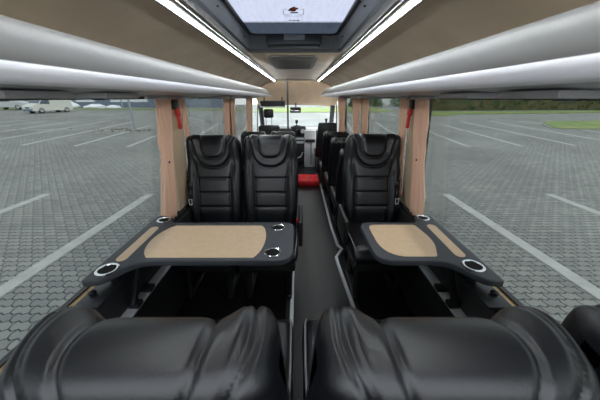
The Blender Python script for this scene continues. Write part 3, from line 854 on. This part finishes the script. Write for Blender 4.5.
for s in (-1, 1):
    y = 1.875 if s < 0 else 1.925
    x = xw(s, 1.35) - s * .030
    t = thing('emergency_hammer', 'red emergency hammer on the %s beige pillar' % ('left' if s < 0 else 'right'), 'hammer', (x, y, 1.25)); org = t.location.copy()
    MB().box((x - .014, y - .032, 1.375), (x + .014, y + .032, 1.44), bevel=.006).build('holder', 'black', t, org=org)
    x2 = x - s * .010
    MB().box((x2 - .010, y - .014, 1.245), (x2 + .010, y + .012, 1.345), bevel=.006).build('handle', 'red', t, org=org)
    MB().box((x2 - .012, y - .024, 1.335), (x2 + .012, y + .022, 1.385), bevel=.006).build('head', 'red', t, org=org)

# ------------------------------------------------------------------ CAB
t = thing('dashboard', 'dark dashboard with centre screen below the windscreen', 'dashboard', (-.2, 6.2, 0)); org = t.location.copy()
mb = MB(); sec = [(6.35, .35), (5.98, .45), (5.95, .70), (6.05, .80), (6.35, .80), (6.72, .76), (6.72, .35)]
mb.loft([[(x, y, z) for y, z in sec] for x in (-.88, -.5, .18)])
mb.build('body', 'dash', t, org=org, angle=30)
mb = MB(); sec = [(6.4, .25), (5.98, .30), (5.95, .74), (6.05, .80), (6.35, .80), (6.72, .76), (6.72, .25)]
mb.loft([[(x, y, z) for y, z in sec] for x in (.185, .5, .86)])
mb.build('glove_panel', 'dash_grey', t, org=org, angle=30)
mb = MB(); mb.box((-.16, 5.84, .66), (.17, 5.99, .87), bevel=.03, seg=3)
hs = mb.build('instrument_hood', 'dash', t, org=org)
MB().box((-.11, 5.83, .70), (.05, 5.842, .82), bevel=.004).build('screen', 'screen', hs, org=org)
MB().lathe([(.046, 0), (.046, -.012), (.036, -.016), (.034, -.006), (.004, -.004)], (.105, 5.842, .765), 20, axis='y').build('air_vent', 'alu', hs, org=org)
mb = MB(); mb.box((-.13, 5.86, .02), (.16, 5.98, .64), bevel=.02)
cs = mb.build('centre_console', 'dash', t, org=org)
for z in (.60, .52): MB().box((-.07, 5.848, z - .028), (.13, 5.862, z + .024), bevel=.006).build('switch_panel', 'dash_grey', cs, org=org)
mb = MB(); mb.tube([(-.02 + .12 * math.cos(a), 5.80, .30 + .13 * math.sin(a)) for a in [PI + PI * k / 12 for k in range(13)]], .014, 8)
mb.build('lower_tray', 'dash_grey', cs, org=org)
t = thing('steering_wheel', 'black steering wheel ahead of the driver seat', 'steering wheel', (-.57, 5.66, .70)); 
mb = MB(); R = Matrix.Rotation(math.radians(62), 3, 'X')
mb.tube([R @ Vector((.19 * math.cos(2 * PI * k / 28), .19 * math.sin(2 * PI * k / 28), 0)) for k in range(29)], .014, 8)
mb.build('rim', 'black', t)
mb = MB()
for a in (0, PI, -PI / 2): mb.tube([(0, 0, 0), R @ Vector((.185 * math.cos(a), .185 * math.sin(a), 0))], .014, 6)
mb.lathe([(.05, -.02), (.055, 0), (.03, .02)], (0, 0, 0), 14)
mb.build('hub', 'black', t)
MB().tube([(0, 0, 0), (0, .16, -.08)], .025, 8).build('column', 'black', t)

t = thing('partition_panel', 'light grey upright panel beside the dashboard at the end of the aisle', 'panel', (.30, 5.7, 0)); org = t.location.copy()
MB().box((.145, 5.62, .001), (.385, 5.80, .80), bevel=.015).build('body', 'dash_grey', t, org=org)
MB().box((.155, 5.60, .56), (.375, 5.622, .62), bevel=.004).build('shelf_edge', 'dash', t, org=org)
MB().box((.28, 5.606, .06), (.295, 5.622, .56), bevel=.003).build('door_gap_strip', 'dash', t, org=org)
MB().box((.40, 5.64, .001), (.47, 5.80, .80), bevel=.01).build('side_post', 'dash', t, org=org)
t = thing('phone_holder', 'small black phone holder standing on the dashboard hood', 'phone holder', (-.02, 5.92, .87)); org = t.location.copy()
MB().box((-.09, 5.88, .869), (.04, 5.95, .885), bevel=.006).build('foot', 'dash', t, org=org)
MB().tube([(-.03, 5.92, .88), (-.03, 5.92, .93)], .012, 8).build('stem', 'black', t, org=org)
MB().box((-.062, 5.905, .925), (.0, 5.93, 1.0), bevel=.012).build('cradle', 'black', t, org=org)
t = thing('rear_view_mirror', 'black interior mirror hanging at the top of the windscreen', 'mirror', (-.05, 6.0, 1.2)); org = t.location.copy()
MB().box((-.175, 5.93, 1.145), (.065, 5.985, 1.262), bevel=.02, seg=3).build('housing', 'black', t, org=org)
MB().box((-.155, 5.925, 1.16), (.045, 5.933, 1.205), bevel=.003).build('mirror_glass', 'chrome', t, org=org)
MB().tube([(-.05, 5.97, 1.24), (-.05, 6.15, 1.33)], .014, 8).build('arm', 'black', t, org=org)
t = thing('fold_down_monitor', 'black fold-down panel with grey edge above the driver', 'panel', (-.52, 5.62, 1.4)); org = t.location.copy()
mb = MB(); mb.loft([[(-.78, 5.58, 1.385), (-.27, 5.58, 1.385), (-.27, 5.72, 1.40), (-.78, 5.72, 1.40)], [(-.76, 5.58, 1.29), (-.27, 5.58, 1.29), (-.27, 5.74, 1.31), (-.76, 5.74, 1.31)]])
mb.build('body', 'black', t, org=org, smooth=False)
MB().box((-.775, 5.555, 1.268), (-.26, 5.60, 1.292), bevel=.006).build('lower_edge', 'dash_grey', t, org=org)
for x in (-.70, -.33): MB().tube([(x, 5.66, 1.395), (x, 5.66, 1.47)], .012, 6).build('hinge_arm', 'black', t, org=org)

# red step box
t = thing('step_box', 'low step covered in bright red carpet at the far end of the aisle', 'step', (.22, 4.45, 0)); org = t.location.copy()
MB().box((.0, 4.27, .001), (.36, 4.66, .10), bevel=.012).build('riser', 'red', t, org=org)
mb = MB(); mb.grid(lambda u, v: (-.012 + .385 * u, 4.258 + .415 * v, .104 + .008 * math.sin(u * 9 + v * 5) * math.sin(v * 7)), 14, 12)
mb.grid(lambda u, v: (-.012 + .385 * u, 4.258 - .004 * math.sin(u * 14) * v, .104 + .008 * math.sin(u * 9) * 0 - .06 * v), 14, 4)
c = mb.build('carpet', 'red_carpet', t, org=org, recalc=False); md = c.modifiers.new('t', 'SOLIDIFY'); md.thickness = .006

# ------------------------------------------------------------------ OUTSIDE
def gz(x, y):
    r = math.hypot(x, y)
    return -.7 + .018 * max(0, min(r, 50) - 14)
mb = MB()
def axis(a, b, n): return [a + (b - a) * k / n for k in range(n + 1)]
X = axis(-62, 62, 62); Y = axis(-24, 66, 45)
V = [[mb.bm.verts.new((x, y, gz(x, y))) for y in Y] for x in X]
for i in range(len(X) - 1):
    for j in range(len(Y) - 1): mb.bm.faces.new((V[i][j], V[i + 1][j], V[i + 1][j + 1], V[i][j + 1]))
gr = struct(mb.build('parking_ground', 'pavers', angle=180))
mb = MB()
def line(x0, y0, x1, y1, w=.20):
    n = max(2, int(math.hypot(x1 - x0, y1 - y0)))
    d = Vector((x1 - x0, y1 - y0)).normalized(); nx, ny = -d.y * w / 2, d.x * w / 2
    P = [(x0 + (x1 - x0) * k / n, y0 + (y1 - y0) * k / n) for k in range(n + 1)]
    for (a, b), (c, e) in zip(P, P[1:]):
        mb.quad((a - nx, b - ny, gz(a - nx, b - ny) + .006), (a + nx, b + ny, gz(a + nx, b + ny) + .006), (c + nx, e + ny, gz(c + nx, e + ny) + .006), (c - nx, e - ny, gz(c - nx, e - ny) + .006))
for k in range(6):
    for s in (-1, 1):
        line(s * (3.55 + 2.48 * k), .2, s * (3.55 + 2.48 * k), 5.75)
for k in range(12):
    x = 3.05 + 2.5 * k
    for s in (-1, 1):
        line(s * x, 12.1, s * (x + .6), 17.4); line(s * (x + .6), 17.7, s * (x + 1.2), 23.2)
        line(s * (x + .3), 29.2, s * (x + .6), 33)
for s in (-1, 1): line(s * 3.4, 17.55, s * 34, 17.55, .09)
mb.build('road_marking', 'paint', gr, smooth=False)

# grass
def patch(name, poly, h, m, kind=None):
    mb = MB(); 
    b = [mb.bm.verts.new((x, y, gz(x, y) - .05)) for x, y in poly]; t_ = [mb.bm.verts.new((x, y, gz(x, y) + h)) for x, y in poly]
    n = len(poly)
    mb.bm.faces.new(t_)
    for i in range(n): mb.bm.faces.new((b[i], b[(i + 1) % n], t_[(i + 1) % n], t_[i]))
    bmesh.ops.triangulate(mb.bm, faces=list(mb.bm.faces))
    return mb.build(name, m, smooth=False, org=(poly[0][0], poly[0][1], gz(*poly[0])))
isl = smooth_poly([(17.2, 17.6, .8), (24, 15.6, 1), (32, 16.5, 1), (30, 21.5, 1), (20, 22.0, 1.2)], 6)
isx = thing('traffic_island', 'kerbed grass island with a rounded near corner in the paving on the right', 'traffic island', (24, 19, gz(24, 19)))
k = patch('grass', isl, .10, 'grass'); k['kind'] = 'stuff'
ki = [(x + (x - 24) * .02, y + (y - 19) * .04) for x, y in isl]
k2 = patch('kerb', ki, .06, 'kerb')
for o in (k, k2): o.parent = isx; o.location = o.location - isx.location
tag(patch('grass_verge', [(15.5, 31.0), (37, 30.6), (58, 29), (58, 32), (37, 33.2), (15.5, 35)], .06, 'grass'), 'grass verge in front of the hedge on the right', 'grass', kind='stuff')
tag(patch('grass_verge', [(-6, 35.5), (13.0, 35.5), (13.2, 46), (-6, 46)], .06, 'grass'), 'pale green grass seen through the top of the windscreen', 'grass', kind='stuff')
tag(patch('grass_verge', [(-62, 38.5), (-36, 38.0), (-8, 39.3), (-8, 41.5), (-36, 41), (-62, 43)], .06, 'grass'), 'narrow grass verge in front of the blue and white building', 'grass', kind='stuff')
tag(patch('grass_patch', smooth_poly([(14.5, 28.5, 1), (17.6, 29.3, .8), (17, 30.3, .5), (13.8, 30.2, .8)], 5), .05, 'grass'), 'small tongue of grass beside the right curtain', 'grass', kind='stuff')

def foliage(center, radii, n, size, seed, cone=False):
    rnd = random.Random(seed); mb = MB()
    for k in range(n):
        while True:
            p = Vector((rnd.uniform(-1, 1), rnd.uniform(-1, 1), rnd.uniform(-1, 1)))
            if cone:
                if math.hypot(p.x, p.y) < (1 - p.z) / 2: break
            elif p.length < 1 and p.length > .45: break
        c = Vector((center[0] + p.x * radii[0], center[1] + p.y * radii[1], center[2] + p.z * radii[2]))
        d = Vector((rnd.gauss(0, 1), rnd.gauss(0, 1), rnd.gauss(0, 1))).normalized()
        a = d.orthogonal().normalized(); b = d.cross(a); z = size * rnd.uniform(.6, 1.3)
        mb.quad(c - a * z, c + b * z * .6, c + a * z, c - b * z * .6)
    return mb
# hedge: a clipped row of bushes
hx0, hx1 = 15.5, 48
def hy(x): return 38.6 - .08 * (x - 15.5)
t = thing('hedge', 'long clipped hedge with brown autumn leaves behind the right-hand verge', 'hedge', (30, hy(30), gz(30, hy(30))))
org = t.location.copy(); rnd = random.Random(11); mb = MB()
for k in range(9000):
    x = rnd.uniform(hx0, hx1); y = hy(x) + rnd.uniform(-1.0, .9); z = gz(x, y) + rnd.uniform(.0, 2.9) + .25 * math.sin(x * 1.9) * rnd.random()
    d = Vector((rnd.gauss(0, 1), rnd.gauss(0, 1), rnd.gauss(0, 1))).normalized(); a = d.orthogonal().normalized(); b = d.cross(a); q_ = .16 * rnd.uniform(.6, 1.3); c = Vector((x, y, z))
    mb.quad(c - a * q_, c + b * q_ * .6, c + a * q_, c - b * q_ * .6)
mb.build('foliage', 'hedge', t, smooth=False, recalc=False, org=org)
mb = MB()
mb.loft([[(x, hy(x) - .75, gz(x, hy(x)) - .1), (x, hy(x) + .7, gz(x, hy(x)) - .1), (x, hy(x) + .65, gz(x, hy(x)) + 2.6 + .2 * math.sin(x * 1.9)), (x, hy(x) - .65, gz(x, hy(x)) + 2.6 + .2 * math.sin(x * 1.9))] for x in [hx0 + (hx1 - hx0) * k / 40 for k in range(41)]])
mb.build('inner_mass', 'hedge', t, org=org)
# trees seen through the second right window
for i, (x, y, h, w, lb) in enumerate([(10.2, 50, 4.6, 1.0, 'slim young conifer at the left of the right-hand window gap'), (14.2, 50.5, 3.6, 1.7, 'low rounded conifer beyond the right-hand window gap'), (18.2, 50, 5.0, 1.7, 'taller conifer next to the right curtain')]):
    z = gz(x, y); t = thing('conifer', lb, 'tree', (x, y, z))
    foliage((0, 0, h / 2 + .1), (w, w, h / 2), 900, .16, 40 + i, cone=True).build('foliage', 'conifer', t, smooth=False, recalc=False)
    MB().tube([(0, 0, -.1), (0, 0, h * .8)], [.09, .03], 6).build('trunk', 'bark', t)

# parked van and car
def vehicle(name, label, cat, loc, rz, paint, prof, w, wheels, wr, glass, sc=1.):
    t = thing(name, label, cat, loc, rz); t.scale = (sc, sc, sc)
    mb = MB()
    rings = []
    for (yy, inset, zk) in ((-1, .10, 0), (-.9, .02, 0), (0, 0, 0), (.9, .02, 0), (1, .10, 0)):
        rings.append([(x, yy * w / 2 * (1 - (.13 * max(0, (z - 1.0) / 1.0))), z) for x, z in prof])
    mb.loft(rings)
    mb.build('body', paint, t, angle=30)
    for nm, pts in glass:
        for s in ((-1, 1) if nm == 'side_window' else (0,)):
            g = MB()
            if s:
                f = lambda z: s * (w / 2 * (1 - .13 * max(0, z - 1.0)) + .004)
                g.loft([[(x, f(z), z) for x, z in pts], [(x, f(z) + s * .01, z) for x, z in pts]])
            else:
                (x0, z0), (x1, z1) = pts
                q0, q1 = w / 2 * .93, w / 2 * .84
                g.loft([[(x0 , -q0, z0), (x0, q0, z0), (x1, q1, z1), (x1, -q1, z1)], [(x0 + .02, -q0, z0 + .01), (x0 + .02, q0, z0 + .01), (x1 + .02, q1, z1 + .01), (x1 + .02, -q1, z1 + .01)]])
            g.build(nm, 'car_glass', t, smooth=False)
    for x in wheels:
        for s in (-1, 1):
            yv = s * (w / 2 - .10)
            wl = MB().lathe([(wr * .6, -.1), (wr, -.1), (wr, .1), (wr * .6, .1)], (x, yv, wr), 20, axis='y').build('wheel', 'tyre', t)
            MB().lathe([(wr * .62, s * .085), (wr * .58, s * .115), (wr * .1, s * .105)], (x, yv, wr), 16, axis='y').build('rim', 'wheel', wl)
    x0 = max(p[0] for p in prof)
    for s in (-1, 1): MB().box((x0 - .26, s * w * .38 - .16, .74), (x0 - .02, s * w * .38 + .16, .94), bevel=.05, seg=3).build('headlamp', 'lamp', t)
    MB().box((x0 - .12, -w * .46, .28), (x0 + .03, w * .46, .56), bevel=.05).build('bumper', 'clad_blue', t)
    MB().box((x0 - .03, -.35, .62), (x0 + .012, .35, .78), bevel=.02).build('grille', 'black', t)
    return t
vprof = [(-2.35, .32), (-2.42, .9), (-2.40, 1.5), (-2.28, 1.93), (-1.9, 1.98), (.6, 1.98), (.95, 1.90), (1.62, 1.22), (2.25, 1.0), (2.40, .78), (2.42, .32)]
van = vehicle('panel_van', 'silver panel van parked side-on at the far left of the lot', 'van', (-29.6, 32.2, -.19), math.radians(-105), 'van', vprof, 1.9, (-1.55, 1.5), .33,
        [('side_window', [(.30, 1.12), (1.52, 1.16), (.95, 1.80), (.36, 1.82)]), ('windscreen', ((1.60, 1.25), (.98, 1.88)))], sc=.88)
cprof = [(-2.1, .3), (-2.15, .75), (-1.9, .95), (-1.3, 1.02), (-.75, 1.42), (.3, 1.46), (.95, 1.05), (1.8, .92), (2.1, .75), (2.12, .3)]
vehicle('hatchback_car', 'silver car cut off by the left edge of the photo, beside the panel van', 'car', (-38.6, 36.6, 0.01), math.radians(10), 'car', cprof, 1.75, (-1.3, 1.3), .31,
        [('side_window', [(-1.0, 1.04), (.75, 1.08), (.25, 1.38), (-.68, 1.36)]), ('windscreen', ((.95, 1.06), (.32, 1.44)))])

# building behind the verge on the left
t = thing('warehouse', 'long low building with blue-grey and white wall panels on the left', 'building', (-34, 47, gz(-34, 47))); org = t.location.copy()
bz = gz(-34, 47)
MB().box((-68, 46.6, bz - .3), (-13, 55, bz + 4.2)).build('wall', 'clad_blue', t, org=org, smooth=False)
for x0, x1 in ((-44.5, -41), (-37.8, -34.6), (-31.9, -29.0), (-28.6, -25.6), (-23.6, -20.6)):
    MB().box((x0, 46.5, bz + .85), (x1, 46.62, bz + 2.1), bevel=.02).build('wall_panel', 'clad_white', t, org=org, smooth=False)
MB().box((-68, 46.45, bz + 4.1), (-13, 55, bz + 4.4)).build('roof_edge', 'steel', t, org=org, smooth=False)
t = thing('pale_building', 'pale flat building behind the conifers on the right', 'building', (15, 56, gz(15, 56))); org = t.location.copy()
bz = gz(15, 56)
MB().box((6, 55, bz - .2), (26, 62, bz + 4.5)).build('wall', 'bldg', t, org=org, smooth=False)
MB().box((5.9, 54.9, bz + 4.5), (26.1, 62.1, bz + 4.8)).build('roof_edge', 'clad_white', t, org=org, smooth=False)

# snow heaps
for i, (x, y, a, b, h, lb) in enumerate([(-37.4, 44.4, 1.5, 1.0, .95, 'tallest heap of snow just behind the parked van'), (-33.2, 44.4, 1.7, .9, .5, 'long low snow heap in the middle of the verge'), (-30.2, 44.4, 1.2, .8, .35, 'smallest snow heap nearest the lamp posts')]):
    mb = MB(); b2 = bmesh.new(); bmesh.ops.create_icosphere(b2, subdivisions=4, radius=1)
    for v in b2.verts:
        n_ = 1 + .3 * noise.noise(v.co * 2.2 + Vector((i * 5., 1, 2)))
        v.co = Vector((v.co.x * a * n_, v.co.y * b * n_, max(-.1, v.co.z) * h * n_))
    mb._join(b2); o = mb.build('snow_heap', 'snow'); o.location = (x, y, gz(x, y) + .05); tag(o, lb, 'snow')
# lamp posts
for (x, y, r, lb) in ((-11.1, 17.9, .07, 'nearer grey lamp post standing on dug-up earth, by the left curtain'), (-27.5, 42.5, .10, 'farther grey lamp post in front of the building')):
    z = gz(x, y); t = thing('lamp_post', lb, 'lamp post', (x, y, z))
    MB().tube([(0, 0, -.1), (0, 0, 3.), (0, 0, 7.5)], [r, r * .85, r * .6], 10).build('mast', 'steel', t)
    MB().tube([(0, 0, 7.4), (.35, 0, 7.65), (1.1, 0, 7.7)], r * .5, 8).build('arm', 'steel', t)
    MB().box((.9, -.13, 7.62), (1.6, .13, 7.76), bevel=.04).build('lamp_head', 'steel', t)
    MB().lathe([(r * 2.2, 0), (r * 2.2, .04), (r * 1.1, .07)], (0, 0, 0), 12).build('base_plate', 'steel', t)
mb = MB(); rnd = random.Random(5)
for k in range(60):
    x = -11.6 + rnd.gauss(0, 1.1); y = 17.7 + rnd.gauss(0, .35); z = gz(x, y); r = rnd.uniform(.03, .11)
    mb.lathe([(r, -.01), (r * .9, r * .3), (r * .3, r * .55)], (x, y, z), 6)
tag(mb.build('loose_earth', 'dirt', smooth=False), 'scattered lumps of earth around the nearer lamp post', 'earth', kind='stuff')

# ------------------------------------------------------------------ LIGHT
w = bpy.data.worlds.new('overcast'); S.world = w; w.use_nodes = True
nt = w.node_tree; nt.nodes.clear(); N, L = nt.nodes, nt.links
out = N.new('ShaderNodeOutputWorld'); bg = N.new('ShaderNodeBackground'); L.new(bg.outputs[0], out.inputs[0])
tc = N.new('ShaderNodeTexCoord'); sp = N.new('ShaderNodeSeparateXYZ'); L.new(tc.outputs['Generated'], sp.inputs[0])
r = N.new('ShaderNodeValToRGB'); L.new(sp.outputs[2], r.inputs[0])
r.color_ramp.elements[0].position = 0; r.color_ramp.elements[0].color = (.90, .93, .97, 1)
r.color_ramp.elements[1].position = 1; r.color_ramp.elements[1].color = (.80, .88, 1.0, 1)
L.new(r.outputs[0], bg.inputs[0]); bg.inputs[1].default_value = 1.6
sd = bpy.data.lights.new('sun', 'SUN'); sd.energy = 1.2; sd.angle = math.radians(12); sd.color = (1, .93, .82)
so = bpy.data.objects.new('sun', sd); COL.objects.link(so); so.rotation_euler = (math.radians(52), 0, math.radians(60))

# ------------------------------------------------------------------ CAMERA
cd = bpy.data.cameras.new('camera'); cam = bpy.data.objects.new('camera', cd); COL.objects.link(cam)
cam.location = (0, 0, EYE); cam.rotation_euler = (PI / 2 - math.atan(102 / 255), 0, 0)
cd.sensor_width = 36; cd.lens = 15.3; cd.shift_x = 2 / 600; cd.clip_start = .02; cd.clip_end = 500
cd.dof.use_dof = True; cd.dof.focus_distance = 2.0; cd.dof.aperture_fstop = 4.0
S.camera = cam
S.view_settings.view_transform = 'Standard'; S.view_settings.look = 'None'; S.view_settings.gamma = 1; S.view_settings.use_curve_mapping = False
S.view_settings.exposure = 1.05
S.cycles.max_bounces = 10; S.cycles.diffuse_bounces = 6; S.cycles.transparent_max_bounces = 12
S.cycles.use_denoising = True
